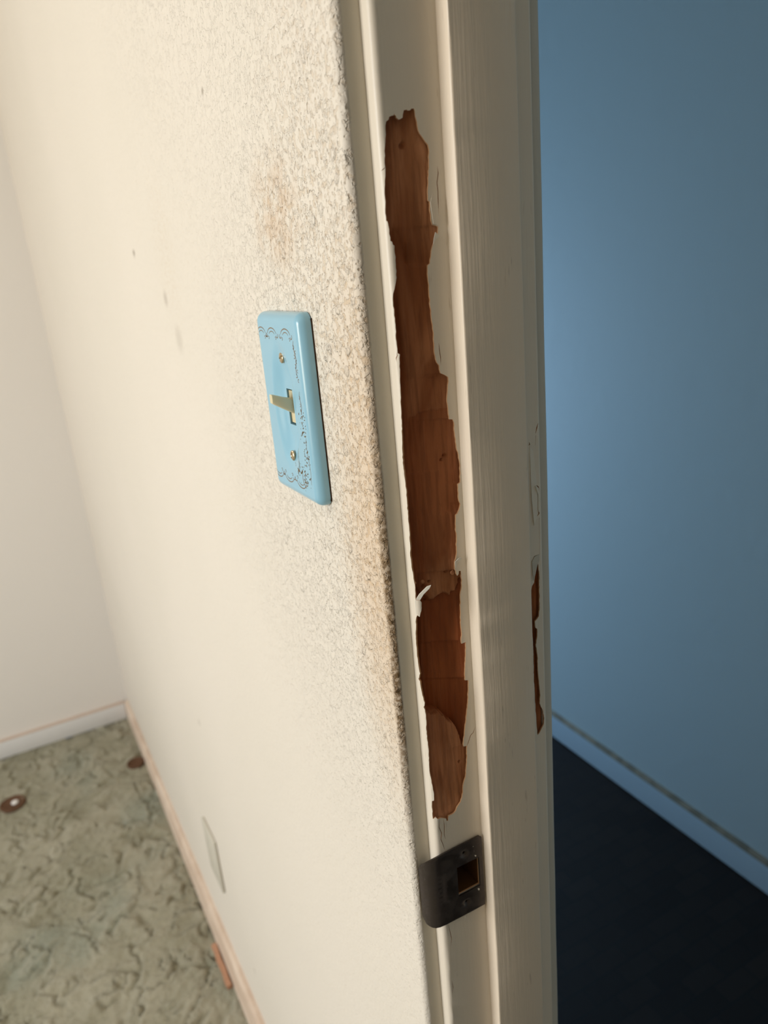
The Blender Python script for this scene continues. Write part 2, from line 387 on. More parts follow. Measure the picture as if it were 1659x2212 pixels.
# ------------------------------------------------------------------ door frame
HOLE = [(14,67.2),(15.5,68.1),(15.9,69.3),(17.3,69.8),(18.6,70),(18.9,70.8),(19.3,70),(19.9,69.8),(19.9,68.9),(20.8,68.5),(21.1,68.1),(22,68.2),(23.6,68.9),(23.9,70.4),(24.6,72.3),(26.3,72.6),(26.8,72.2),(28.3,72.3),(29.1,73.1),(30.5,73.1),(30.9,72.2),(31,69.7),(31.8,67),(32.2,63.1),(34,60.4),(35.8,58),(37.4,56.4),(37.9,54.1),(37.2,45.3),(36.1,37.3),(35.3,29.5),(36.3,29.1),(36.1,25),(36.6,22.9),(36.6,19.9),(37.2,17.4),(39.3,16.9),(40.7,16.2),(40.5,14.3),(40,11.3),(38.1,9.3),(36.6,6.9),(35.6,4.4),(35.1,1.4),(34.2,-2),(32.7,-2.9),(32.5,-5.3),(32.4,-9.2),(32.6,-17.1),(32.8,-24.7),(33.5,-34.2),(33.7,-40.5),(33.5,-49.7),(34.6,-55),(36.1,-57),(36.6,-61.3),(39.3,-62.7),(41.5,-64.2),(41.6,-66.8),(40.8,-70.5),(39.8,-76.6),(40.2,-82),(40.4,-88.4),(42.9,-88.9),(43.7,-91),(43.6,-95.9),(44,-102.5),(44.6,-107.7),(45.5,-110.9),(46.1,-115.7),(46,-122.4),(45.5,-127.7),(43.8,-128.4),(43.6,-136),(44,-139.2),(44.8,-141),(43.6,-144.5),(42.3,-146.6),(41,-147.3),(40.3,-156.6),(40.8,-161),(39.9,-172.9),(38.4,-176.9),(38.1,-181.8),(39.6,-186.7),(40.6,-185.9),(41,-183.8),(42.3,-184.1),(42.8,-190.5),(42.5,-194.4),(41.3,-198.6),(40.1,-215.6),(40.3,-224.5),(39.7,-233.8),(41.3,-233.7),(43,-233.7),(42.8,-237.9),(41.9,-247.2),(40.7,-256.4),(40.5,-260.6),(43.2,-261.5),(42.6,-270.2),(41.3,-279.7),(40.2,-286.6),(39.2,-292.2),(37.5,-301.8),(36.6,-305.5),(36.3,-309.5),(39.1,-310),(38.2,-322.9),(36.6,-332.8),(34.4,-338.9),(33.6,-345.7),(31.4,-352),(29.2,-353.8),(26,-358.1),(24.2,-358.7),(21,-358.6),(20.4,-362),(19.3,-362.2),(18.9,-359.8),(16.7,-358.4),(14.7,-357.1),(12.6,-357.2),(10.9,-355.4),(9,-357.3),(8.8,-354.2),(9.4,-342.5),(10.9,-341.8),(11.1,-335.1),(10.6,-329.6),(9.6,-322.1),(9.6,-311.8),(9.7,-298.2),(9.6,-288.2),(9.8,-278.3),(9.6,-271.8),(8.7,-270.2),(9.5,-268.9),(9.8,-266.6),(9,-263),(7.9,-258.3),(7.1,-252.2),(5.4,-251.2),(7.9,-246.2),(6.7,-239.9),(6.1,-232.7),(6.4,-228.8),(6.3,-222.3),(8.2,-208.4),(9.5,-205.2),(11,-206.2),(11.7,-203.5),(12.4,-201.9),(12.8,-196.7),(11.8,-195.1),(9.4,-195.1),(9.5,-190.6),(9.5,-184.5),(8.9,-180.8),(8.4,-175.4),(8,-168.5),(7.7,-164.3),(8.4,-161.9),(8.4,-157.7),(8.7,-149.7),(8.5,-144.5),(8.7,-133.1),(8.9,-124.9),(8.5,-118.9),(7.7,-109.1),(8.9,-93.6),(9.7,-79.2),(10.1,-69.8),(10.5,-60.5),(11.5,-47.6),(10.2,-46.8),(10.1,-42.3),(10.2,-33.4),(10,-26.8),(9.9,-20.2),(10.3,-15.9),(11.4,-13),(12.3,-10.1),(13,-7.6),(13.2,-0.8),(13.3,8.4),(12.4,9.1),(12,10.6),(11.2,11),(11,16.4),(10.5,20.5),(9.8,21),(10,28.3),(10.1,34.3),(10.8,40.1),(11.6,45.9),(11.5,49.8),(11.8,53.7),(12.6,57.5),(13.3,65.1)]
HOLE_B = [(102.5,-194.7),(103.3,-203.3),(102.9,-228.8),(102.2,-233.6),(99.6,-235.9),(98.7,-236.3),(99.1,-241.4),(100.5,-242.5),(100.4,-248.1),(99,-254),(100.2,-263.4),(100.2,-272.5),(101,-286),(101.8,-294.3),(100.9,-300.7),(103.4,-307),(104.7,-314.4),(103.9,-319.6),(99.9,-324.9),(98.4,-325.7),(98,-320),(97.2,-306),(96.5,-279.1),(96.5,-253.2),(96.1,-234.2),(95.7,-215.6),(97.1,-210),(99,-208.1),(100.6,-200.2)]
CRACKS = [[(42.5,46),(42.7,42.7),(41.6,37.9),(41.9,33.8),(41.5,24.7),(40.7,16.4)],
 [(46.2,-298.4),(44.6,-301.9),(42.4,-303.1),(39.9,-308.3),(38.7,-310.9)],
 [(36.7,-44.6),(36.8,-48.3),(37.3,-53),(37.1,-56.7)],
 [(9.2,44.8),(10.7,45.6),(11.6,46.3)],
 [(9.2,-51.3),(9.2,-49.5),(10,-48.2),(9.9,-46.3)],
 [(13.9,-357.6),(13,-364.4),(14.6,-369.9),(13.5,-374.3),(15,-379.9),(15.8,-384.4)],
 [(16.9,-359.1),(17.2,-365.6),(16.4,-371.7),(17.2,-376.1)],
 [(14.4,-449.4),(15.2,-456.1),(15.9,-462.8),(15.3,-469.7)],
 [(13.7,-501.9),(14.4,-509.1),(13.2,-514.9)]]
CRACKS_B = [[(105.3,-101.7),(104.1,-104.7),(103.1,-108.2)],
 [(97.7,-112.5),(98.2,-114.2),(97.1,-114.4)],
 [(102.6,-141.3),(104.3,-143.3),(104.5,-147.8),(104.2,-161.3),(102.4,-162.6)],
 [(97.3,-192.7),(99.8,-189.8),(103.7,-189.1)],
 [(103.3,-109.3),(102.6,-115.6)],
 [(104.4,-163.7),(103.9,-189.1)]]
TONG = [(209.1,-83),(208.9,-85.4),(209.9,-86.5),(212.2,-85.9),(215.7,-85),(219.2,-83.2),(224.4,-82.6),(229,-82.3)]
L2 = [(203.7,-186.2),(208.1,-190.8),(210,-196.4),(215.2,-200.8),(216.2,-203.4),(218.1,-202.8),(220.7,-200.7),(224,-198.8),(226.4,-199.5),(227.5,-201),(228.4,-198.4),(230.9,-198.5),(232.4,-194.9),(233.3,-190)]
L3 = [(202.4,-272.1),(204.5,-274.2),(206.2,-278.2),(208.1,-280.2),(212,-281.1),(214.7,-281.5),(217.2,-284.4),(219.7,-288.7),(223,-291.4),(224.8,-294.8),(225.9,-300),(226.8,-306.6),(230.9,-309.7)]
L1 = [(205,16.2),(210.3,13.8),(214.7,11),(215.4,7.1),(222.3,1.9),(229.1,0.1)]

HOLE = [p for p in HOLE]
frame = empty('door_1', (.25, .37, 0)); tag(frame, kind='structure', label='off-white painted door jamb with a long torn gouge down to bare brown wood')
bpy.context.view_layer.update()
# outer skin profile of the jamb board, in mm along the surface
P = [(.2007, .3770), (.2007, .3695)]
for k in range(1, 7):
    a = math.pi/2*k/6; P.append((.2042-.0035*math.cos(a), .3695-.0035*math.sin(a)))
P += [(.2965, .366)]
for k in range(1, 4):
    a = math.pi/2*k/3; P.append((.2965+.0015*math.sin(a), .3675-.0015*math.cos(a)))
P.append((.298, .377))
CS = [0.0]
for i in range(1, len(P)): CS.append(CS[-1]+1000*math.hypot(P[i][0]-P[i-1][0], P[i][1]-P[i-1][1]))
def on_profile(s):
    for i in range(len(P)-1):
        if s <= CS[i+1]+1e-6 or i == len(P)-2:
            u = (s-CS[i])/(CS[i+1]-CS[i]); return (P[i][0]+(P[i+1][0]-P[i][0])*u, P[i][1]+(P[i+1][1]-P[i][1])*u)
def jag(poly, step=1.6, amp=.28):
    out = []
    for i in range(len(poly)):
        a = Vector(poly[i]); b = Vector(poly[(i+1) % len(poly)]); d = b-a; L = d.length
        n = max(1, int(L/step)); nr = Vector((-d.y, d.x)).normalized() if L else Vector((0, 0))
        for k in range(n):
            q = a+d*k/n
            if k: q += nr*random.uniform(-amp, amp)
            out.append((q.x, q.y))
    return out
def slit(pts, w=.28):
    L, R = [], []
    for i, p in enumerate(pts):
        a = Vector(pts[max(i-1, 0)]); b = Vector(pts[min(i+1, len(pts)-1)]); d = (b-a).normalized(); n = Vector((-d.y, d.x))
        ww = w*(0.15 if i in (0, len(pts)-1) else 1)
        L.append(tuple(Vector(p)+n*ww)); R.append(tuple(Vector(p)-n*ww))
    return L+R[::-1]
hole = jag(HOLE); hole_b = jag(HOLE_B, 1.5, .2)
cuts = [hole, hole_b]+[slit(c, .22) for c in CRACKS]+[slit(c, .4) for c in CRACKS_B]
STRIKE_CUT = [(23.6, -402.6), (42.2, -402.6), (42.2, -427.8), (23.6, -427.8)]
cuts.append(STRIKE_CUT)
pts, eds = [], []
Z0, Z1 = -1000*H, 700.0
Ls = CS[:1]+[3.5, 7.0]+CS[1:8]+[13.6, 25, 45]+[60, 90]+[104.7]+CS[8:]
Ls = sorted(set(round(v, 3) for v in Ls))
zz = [Z0]+[-900, -700]+[-560+12*k for k in range(60)]+[250, 450, Z1]
idx = {}
for s in Ls:
    prev = None
    for z in zz:
        idx[(s, z)] = len(pts); pts.append(Vector((s, z)))
        if prev is not None: eds.append((prev, idx[(s, z)]))
        prev = idx[(s, z)]
for c in cuts:
    n0 = len(pts); pts += [Vector(p) for p in c]
    eds += [(n0+i, n0+(i+1) % len(c)) for i in range(len(c))]
res = delaunay_2d_cdt(pts, eds, [], 0, 1e-4)
V, F = res[0], res[2]
bbs = [(min(p[0] for p in c), max(p[0] for p in c), min(p[1] for p in c), max(p[1] for p in c)) for c in cuts]
keep = []
for f in F:
    cx = sum(V[i].x for i in f)/3; cz = sum(V[i].y for i in f)/3
    if not any(bb[0] <= cx <= bb[1] and bb[2] <= cz <= bb[3] and pip(cx, cz, c) for bb, c in zip(bbs, cuts)): keep.append(tuple(f))
vs = []
bmin = Vector
for v in V:
    x, y = on_profile(v.x)
    wob = .00035*noise.noise(Vector((x*40, 3, v.y*.012))) if 1 < v.x < 100 else 0
    ridge = 0
    if v.y < -355 and 12 < v.x < 17: ridge = .0005*noise.noise(Vector((v.x*.5, 1, v.y*.15)))
    vs.append((x, y+wob+ridge, H+v.y/1000))
used = sorted({i for f in keep for i in f}); rm = {o: n for n, o in enumerate(used)}
jamb = mesh('jamb_board', [vs[i] for i in used], [tuple(rm[i] for i in f) for f in keep], frame, [M_jamb, M_rim], ang=30)
so = jamb.modifiers.new('skin', 'SOLIDIFY'); so.thickness = .0010; so.offset = -1; so.use_rim = True; so.material_offset_rim = 1; so.use_quality_normals = True

# raw timber behind the torn skin: scooped, layered, splintered
def interp(L, x):
    L = sorted(L)
    if x <= L[0][0]: return L[0][1]
    for i in range(len(L)-1):
        if x <= L[i+1][0]:
            u = (x-L[i][0])/max(L[i+1][0]-L[i][0], 1e-6); return L[i][1]+(L[i+1][1]-L[i][1])*u
    return L[-1][1]
def sst(v, a, b):
    t = min(max((v-a)/(b-a), 0), 1); return t*t*(3-2*t)
def span(poly, z):
    xs = []
    for i in range(len(poly)):
        (xa, za), (xb, zb) = poly[i], poly[(i+1) % len(poly)]
        if (za > z) != (zb > z): xs.append(xa+(xb-xa)*(z-za)/(zb-za))
    return (min(xs), max(xs)) if len(xs) > 1 else None
def cavity(x, z):            # x, z in mm (z rel to eye) -> depth mm, layer colour 0..1
    sp_ = span(HOLE, min(max(z, -357), 72))
    xr = 191.2+sp_[1] if sp_ else 225
    u = min(max((x-202)/(xr-202), 0), 1.15)
    rag = .9*noise.noise(Vector((x*.5, 0, 3)))+.5*noise.noise(Vector((x*1.7, 0, 8)))
    l1 = sst(z-interp(L1, x)-rag*3, -10, 6)               # 1 above
    l2 = sst(z-interp(L2, x)-rag, -.5, .7)
    l3 = 1-sst(z-interp(L3, x)-rag*1.2, -.7, .9)           # 1 below
    tong = sst(z-interp(TONG, x)-rag, -.4, .6)*sst(x, 209, 213)
    base = 8.0*l1 + (1-l1)*(15.0 if z > -120 else 14.0)
    base -= 1.3*tong*(1-l1)
    d = base*l2+(1-l2)*19.0
    if z < -262: d = d*(1-l3)+l3*(7.0-3.0*sst(-z, 300, 355))
    side = 1-.80*u**1.5
    grain = .45*noise.noise(Vector((x*.55, 0, z*.03)))+.25*noise.noise(Vector((x*1.6, 5, z*.05)))
    d = d*side+2.5*(1-sst(u, 0, .45))*(1-l3*(z < -262))*(1 if z < 60 else .4)+grain+.35*noise.noise(Vector((x*.1, 9, z*.08)))
    # vertical sliver split in the deep part
    if -262 < z < -203:
        wv = 214.5+2.0*math.sin((z+203)*.03)
        d -= 1.6*sst(3.4-abs(x-wv), 0, .5)*(1-l2)*sst(z, -262, -240)
    # pale facet at the top right
    if z > 45: d -= 1.5*sst(x, 219, 224)*sst(z, 45, 55)
    for hx, hz, r in ((230.7, -111, 1.0), (228.9, -113.4, .7), (224.8, -321.8, .75), (226.4, -184.3, .8), (216.5, -190, .8), (213, -193, .9), (216.5, 57, 1.3)):
        dd = math.hypot(x-hx, z-hz)
        if dd < r*1.6: d += 2.2*(1-sst(dd, r*.6, r*1.5))
    if z > 70: d = d*(1-sst(z, 70, 76))+1.5*sst(z, 70, 76)
    if z < -352: d = d*(1-sst(-z, 352, 362))+1.5*sst(-z, 352, 362)
    lay = .55*l1*(.6+.4*u)+.05+.35*u*l2+.22*tong*(1-l1)
    if z < -160: lay += .75*l2*sst(x+(-z-160)*.25, 212, 232)*sst(-z, 160, 196)
    lay = lay*l2+(1-l2)*(.02+.1*u)
    if z < -262: lay = lay*(1-l3)+l3*(.42+.55*u*u+.25*sst(-z, 325, 352))
    d = max(d, 1.35 if u < 1 else 1.35)
    return d, min(max(lay, 0), 1)
def wood_patch(name, x0, x1, z0, z1, dx, dz, fn):
    nx, nz = int((x1-x0)/dx), int((z1-z0)/dz)
    vs, fs, la = [], [], []
    for j in range(nz+1):
        z = z0+(z1-z0)*j/nz
        for i in range(nx+1):
            x = x0+(x1-x0)*i/nx
            d, l = fn(x, z)
            y = 366+d
            if x < 204.2: y = max(y, 369.5-math.sqrt(max(3.5**2-(204.2-x)**2, 0))+1.35)
            vs.append((x/1000, y/1000, H+z/1000)); la.append(l)
    for j in range(nz):
        for i in range(nx): fs.append((j*(nx+1)+i, j*(nx+1)+i+1, (j+1)*(nx+1)+i+1, (j+1)*(nx+1)+i))
    o = mesh(name, vs, fs, frame, M_wood, ang=55)
    at = o.data.attributes.new('layer', 'FLOAT', 'POINT')
    for i, v in enumerate(la): at.data[i].value = v
    return o
ww = wood_patch('exposed_wood', 202.0, 239.0, -385, 84, .45, .8, cavity)
ww['label'] = 'bare reddish brown splintered wood inside the long gouge'
def cav_b(x, z):
    inb = sst(z, -332, -318)*(1-sst(z, -200, -190))
    d = 1.4+inb*(2.8+1.2*noise.noise(Vector((x*.2, 1, z*.06)))+.6*noise.noise(Vector((x, 1, z*.05))))
    return d, min(max(.55+.5*noise.noise(Vector((x*.1, 4, z*.03))), 0), 1)
wb = wood_patch('exposed_wood', 282, 296.6, -340, -95, .6, 1.2, cav_b)
wb['label'] = 'narrow strip of bare brown wood beside the stop'

# door stop nailed to the jamb
def r_poly(x0, y0, x1, y1, r, n=3):
    # x0,y0 front-left ; front edge (y0) rounded, back at y1
    L = [(x0, y1)]
    for k in range(n+1):
        a = math.pi/2*k/n; L.append((x0+r-r*math.cos(a), y0+r-r*math.sin(a)))
    for k in range(n+1):
        a = math.pi/2*k/n; L.append((x1-r+r*math.sin(a), y0+r-r*math.cos(a)))
    L.append((x1, y1)); return L
sprof = r_poly(.2380, .3553, .2797, .36615, .0011)
def sj(i, z):
    n = .00035*noise.noise(Vector((i*.3, 2, z*14)))
    if 1 <= i <= 4: n += .00035*max(0, noise.noise(Vector((i*.2, 6, z*70)))-.25)*2.2
    return (n*.5, n*.6)
extrude('door_stop', sprof, zs_range(0, 2.03, .35, 1.75, .004), frame, M_stop, jit=sj)
# hallway casing on the far face of the wall
cprof = r_poly(.2983, .3722, .3090, .445, .002)
ex = extrude('door_casing', cprof, zs_range(0, 2.10, .35, 1.75, .02), frame, M_case, jit=lambda i, z: (.0003*noise.noise(Vector((1, 1, z*12))), .0003*noise.noise(Vector((4, 1, z*15)))))
# other side and head of the frame (beside and above the camera)
boxes('jamb_board', [((.2007, -.50, 0), (.298, -.489, 2.08)), ((.2007, -.489, 2.069), (.298, .366, 2.08))], frame, M_jamb)

# loose flakes of paint and splinters standing off the tear
def flake(name, pts2, y0, y1, mat, label=None, th=.0005, tilt=0):
    # pts2: (x,z) mm ; y varies from y0 (first points) to y1 (last) in mm
    n = len(pts2); zmin = min(p[1] for p in pts2); zmax = max(p[1] for p in pts2)
    vs = []
    for x, z in pts2:
        u = (z-zmin)/(zmax-zmin+1e-9); y = y0+(y1-y0)*u*u-tilt*(x-201)
        vs.append((x/1000, y/1000, H+z/1000))
    vs += [(a, b+th, c) for a, b, c in vs]
    # triangulate by CDT
    r = delaunay_2d_cdt([Vector((p[0], p[1])) for p in pts2], [(i, (i+1) % n) for i in range(n)], [], 1, 1e-5)
    fs = []
    for f in r[2]:
        ids = [r[3][i][0] if r[3][i] else 0 for i in f]
        fs.append(tuple(ids)); fs.append(tuple(n+i for i in reversed(ids)))
    for i in range(n): j = (i+1) % n; fs.append((j, i, n+i, n+j))
    o = mesh(name, vs, fs, frame, mat, sm=False)
    if label: o['label'] = label
    return o
flake('paint_flake', [(200.9, -195.6), (203.4, -191.2), (207.6, -186.4), (209.6, -185.7), (208.6, -187.9), (205.4, -191.6), (203.4, -195.3), (204.2, -196.9), (203.8, -202.2), (202.5, -206.0), (201.7, -204.4), (201.0, -205.6)], 368.0, 367.6, M_flake, 'white splinter of paint curling off the left edge', .0005, .6)
flake('paint_flake', [(229.3, -176.9), (231.6, -174.8), (233.5, -174.6), (233.9, -175.9), (231.3, -178.2), (230.0, -181.5), (229.6, -179.6)], 365.9, 364.4, M_flake)
flake('paint_flake', [(227.9, 28.6), (228.6, 17.9), (231.6, 16.8), (232.4, 24.7), (232.4, 30), (231.6, 34), (229.5, 33)], 365.0, 365.85, M_jamb)
flake('paint_flake', [(229.6, 13.6), (232.2, 11.6), (229.5, 9.6), (228.0, 7.6), (228.6, 10.5)], 365.3, 365.0, M_flake)
flake('paint_flake', [(289.3, -114.6), (291.9, -119), (293.2, -133), (294.1, -150), (293.3, -162), (291, -168), (289.5, -150)], 365.2, 365.7, M_flake)
flake('paint_flake', [(291.8, -141.2), (294.4, -143.0), (295.6, -148), (295.3, -160), (294.6, -158), (294.5, -147.8)], 365.4, 364.3, M_flake)
flake('paint_flake', [(288.5, -192.6), (291, -189.8), (295, -189.1), (294.6, -193), (292.6, -196), (290.6, -202), (288.9, -206)], 364.9, 365.8, M_case)
for x, z, r in ((210.2, -187.3, 1.3), (229.0, -184.6, 1.6), (204.4, -186.5, 1.2)):
    bm = bmesh.new(); bmesh.ops.create_icosphere(bm, subdivisions=2, radius=r/1000)
    for v in bm.verts: v.co = v.co*(1+.35*noise.noise(v.co*900)); v.co.y *= .5; v.co += Vector((x/1000, .3735 if x < 220 else .3685, H+z/1000))
    me = bpy.data.meshes.new('wood_splinter'); bm.to_mesh(me); bm.free(); smooth(me, 180)
    o = link('wood_splinter', me, None, M_wood); adopt(o, frame)
    at = me.attributes.new('layer', 'FLOAT', 'POINT')
    for d_ in at.data: d_.value = 1.0

# ------------------------------------------------------------------ strike plate
q = NT('aged_bronze_metal', .38, .5); q.b.inputs['Metallic'].default_value = .75
sc = q.ramp(q.noise(500, 4, .7, q.map((1, 1, .3))), .60, .72)
q.color(q.mix(q.math('MULTIPLY', sc, .25), q.mix(q.noise(60, 3), (.070, .056, .050), (.105, .086, .078)), (.35, .32, .30)))
q.put(q.b.inputs['Roughness'], q.ramp(q.noise(120, 4, .6), .3, .7, .30, .55)); q.bump(q.noise(300, 3), .0002, .4); M_bronze = q.m
M_black = simple('dark_hole', (.012, .009, .007), .9, .1)
strike = empty('strike_plate', (.222, .366, H-.447))
tag(strike, 'dark bronze metal latch strike plate screwed to the door jamb below the gouge', 'strike plate')
bpy.context.view_layer.update()
# plate path across x: curled lip at left, flat to the right  (x, y) mm
path = [(191.6, 376.5), (191.0, 373.6), (191.6, 370.6), (193.2, 368.0), (195.6, 366.1), (198.6, 365.2), (202.0, 364.95), (206, 364.9), (214.6, 364.9), (224, 364.9), (233.5, 364.9), (236.4, 364.9)]
SL = [0]
for i in range(1, len(path)): SL.append(SL[-1]+math.hypot(path[i][0]-path[i-1][0], path[i][1]-path[i-1][1]))
def on_path(s):
    s = min(max(s, 0), SL[-1])
    for i in range(len(path)-1):
        if s <= SL[i+1]+1e-9:
            u = (s-SL[i])/(SL[i+1]-SL[i]); return path[i][0]+(path[i+1][0]-path[i][0])*u, path[i][1]+(path[i+1][1]-path[i][1])*u
def s_of_x(x): return SL[-1]-(236.4-x)
SE = SL[-1]
out = [(SE, -386.8), (SE, -446.6), (s_of_x(203), -446.4)]
# curved lower left of the lip
for k in range(0, 9):
    a = math.pi/2*k/8; out.append((11.5-9.5*math.sin(a)*1.0, -437.5-8.6*math.cos(a)))
out += [(1.2, -430), (1.0, -405), (1.6, -398.5), (4.5, -393.5), (9, -389.2), (s_of_x(201.5), -385.6), (SE-2.0, -384.9)]
hx0, hx1 = s_of_x(214.6), s_of_x(233.2)
hol = [(hx0, -402.6), (hx1, -402.6), (hx1, -427.8), (hx0, -427.8)]
def circ(cx, cz, r, n=16): return [(cx+r*math.cos(2*math.pi*k/n), cz+r*math.sin(2*math.pi*k/n)) for k in range(n)]
scr = [(222.0, -394.2), (221.6, -437.0)]
cuts2 = [hol]+[circ(s_of_x(a), b, 1.6) for a, b in scr]
pts, eds = [], []
for c in [out]+cuts2+[circ(s_of_x(a), b, 3.6, 20) for a, b in scr]:
    n0 = len(pts); pts += [Vector(p) for p in c]; eds += [(n0+i, n0+(i+1) % len(c)) for i in range(len(c))]
ns = 26
for i in range(1, ns*2):
    s = SE*i/(ns*2)
    for z in range(-445, -385, 4):
        if pip(s, z, out): pts.append(Vector((s, z)))
for s in SL[1:-1]:                       # keep the bend lines crisp
    zi = [z*.5 for z in range(-893, -769)]
    zi = [z for z in zi if pip(s, z, out) and not any(pip(s, z, c) for c in cuts2)]
    for z in zi[::4]: pts.append(Vector((s, z)))
r = delaunay_2d_cdt(pts, eds, [], 0, 1e-4)
fs = []
for f in r[2]:
    c = (sum((r[0][i] for i in f), Vector((0, 0)))/3)
    if pip(c.x, c.y, out) and not any(pip(c.x, c.y, k) for k in cuts2): fs.append(tuple(f))
vs = []
for v in r[0]:
    x, y = on_path(v.x)
    for a, b in scr:                     # countersinks
        d = math.hypot(v.x-s_of_x(a), v.y-b)
        if d < 3.5: y += 1.7*(1-max(d-1.5, 0)/2.0)
    if -427.9 < v.y < -402.5 and 202 < x < 214.7: y -= .75*sst(v.y, -427.9, -426.5)*(1-sst(v.y, -404, -402.5))*sst(x, 202, 205)
    vs.append((x/1000, y/1000, H+v.y/1000))
pl = mesh('plate', vs, fs, strike, M_bronze, ang=40)
so = pl.modifiers.new('th', 'SOLIDIFY'); so.thickness = .0012; so.offset = 0.6
for i, (a, b) in enumerate(scr):
    bm = bmesh.new(); bmesh.ops.create_cone(bm, segments=20, radius1=.0023, radius2=.0016, depth=.0012, cap_ends=True)
    bmesh.ops.rotate(bm, verts=bm.verts, matrix=Matrix.Rotation(math.pi/2, 3, 'X'))
    bmesh.ops.translate(bm, verts=bm.verts, vec=(a/1000, .3664, H+b/1000))
    me = bpy.data.meshes.new('screw'); bm.to_mesh(me); bm.free(); smooth(me)
    adopt(link('screw', me, None, M_black if i == 0 else M_black), strike)
# mortise pocket behind the plate's opening
pk = [((.2135, .3672, H-.4290), (.2146, .398, H-.4015)), ((.2333, .3672, H-.4290), (.2344, .398, H-.4015)), ((.2146, .3672, H-.4015), (.2333, .398, H-.4003)), ((.2146, .3672, H-.4302), (.2333, .398, H-.4290)), ((.2135, .398, H-.4302), (.2344, .400, H-.4003))]
pko = boxes('latch_mortise', pk, frame, simple('mortise_brown', (.13, .06, .02), .8, .2))
at = pko.data.attributes.new('layer', 'FLOAT', 'POINT')
for d_ in at.data: d_.value = .0
# lifted paint crumbs along the plate
for x, z, r in ((230.5, -399.8, .8), (231.6, -430.2, .9), (229, -391, .6), (222.5, -448.2, .9), (219.6, -449.2, .8), (226, -438, .35)):
    bm = bmesh.new(); bmesh.ops.create_icosphere(bm, subdivisions=2, radius=r/1000)
    for v in bm.verts: v.co = v.co*(1+.5*noise.noise(v.co*1500)); v.co.z *= 1.5; v.co.y *= .5; v.co += Vector((x/1000, .3652 if z < -447 else .3642, H+z/1000))
    me = bpy.data.meshes.new('paint_crumb'); bm.to_mesh(me); bm.free(); smooth(me, 180)
    adopt(link('paint_crumb', me, None, M_flake), strike)

# ------------------------------------------------------------------ light switch
q = NT('blue_glazed_ceramic', .28, .45)
q.color(q.mix(q.noise(25, 2), (.27, .52, .68), (.30, .56, .72))); q.b.inputs['Coat Weight'].default_value = .25; q.b.inputs['Coat Roughness'].default_value = .12
q.bump(q.noise(40, 2), .0006, .2); M_blue = q.m
M_gold = simple('worn_gilt_line', (.23, .17, .12), .5, .4, .1)
M_spot = simple('brown_wear_spots', (.17, .11, .045), .7, .2)
M_lever = NT('ivory_plastic', .35, .5); M_lever.color((.72, .62, .40)); M_lever.b.inputs['Subsurface Weight'].default_value = .05; M_lever = M_lever.m
M_brass = simple('aged_brass_screw', (.62, .50, .33), .28, .5, .9)
YC, ZC = .4840, H-.0870            # plate centre on the wall
HU, HV = 40.0, 63.0                # half sizes, mm ; u to +y, v up ; t out of the wall (-x)
sw = empty('light_switch', (CX, YC, ZC-.063)); tag(sw, 'sky blue ceramic toggle switch plate with worn gilt scrollwork on the cream wall', 'light switch')
bpy.context.view_layer.update()
def t_of(u, v):
    R = 7.0; r = 6.5
    # rounded rectangle distance to the border
    qx, qy = abs(u)-(HU-R), abs(v)-(HV-R)
    sd = math.hypot(max(qx, 0), max(qy, 0))+min(max(qx, qy), 0)-R
    e = min(max(-sd, 0), r)
    h = 3.2+6.6*math.sqrt(max(1-((r-e)/r)**2, 0))
    a = math.hypot(u/21.0, v/47.0)
    h -= 4.2*(1-sst(a, .42, 1.0))
    return h
SU = (-5.2, 5.2); SV = (-12.3, 12.3)
us = sorted(set([round(-HU+HU*2*i/100, 3) for i in range(101)]+[SU[0], SU[1]]+[-HU+.05, -HU+.15, -HU+.4, HU-.05, HU-.15, HU-.4]))
vv = sorted(set([round(-HV+HV*2*i/140, 3) for i in range(141)]+[SV[0], SV[1]]+[-HV+.05, -HV+.15, -HV+.4, HV-.05, HV-.15, HV-.4]))
def corner(u, v):                     # pull the grid into rounded corners
    R = 7.0; qx, qy = abs(u)-(HU-R), abs(v)-(HV-R)
    if qx > 0 and qy > 0:
        m_ = max(qx, qy); l = math.hypot(qx, qy)
        k = m_/l; return math.copysign(HU-R+qx*k, u), math.copysign(HV-R+qy*k, v)
    return u, v
def W(u, v, t): return (CX-t/1000, YC+u/1000, ZC+v/1000)
vs, fs = [], []
nu, nv = len(us), len(vv)
for v in vv:
    for u in us:
        a, b = corner(u, v); vs.append(W(a, b, t_of(a, b)))
for j in range(nv-1):
    for i in range(nu-1):
        if SU[0]-.01 <= us[i] and us[i+1] <= SU[1]+.01 and SV[0]-.01 <= vv[j] and vv[j+1] <= SV[1]+.01: continue
        fs.append((j*nu+i, (j+1)*nu+i, (j+1)*nu+i+1, j*nu+i+1))
# skirts: outer to the wall and the slot walls
def skirt(loop, t, flip):
    n0 = len(vs)
    for k in loop:
        p = vs[k]; vs.append((CX-t/1000, p[1], p[2]))
    n = len(loop)
    for k in range(n):
        j = (k+1) % n; f = (loop[k], loop[j], n0+j, n0+k); fs.append(f[::-1] if flip else f)
outer = [i for i in range(nu)]+[j*nu+nu-1 for j in range(1, nv)]+[(nv-1)*nu+i for i in range(nu-2, -1, -1)]+[j*nu for j in range(nv-2, 0, -1)]
skirt(outer, .5, False)
i0, i1 = us.index(SU[0]), us.index(SU[1]); j0, j1 = vv.index(SV[0]), vv.index(SV[1])
slot = [j0*nu+i for i in range(i0, i1+1)]+[j*nu+i1 for j in range(j0+1, j1+1)]+[j1*nu+i for i in range(i1-1, i0-1, -1)]+[j*nu+i0 for j in range(j1-1, j0, -1)]
skirt(slot, 1.0, True)
plate = mesh('cover_plate', vs, fs, sw, M_blue, ang=50)
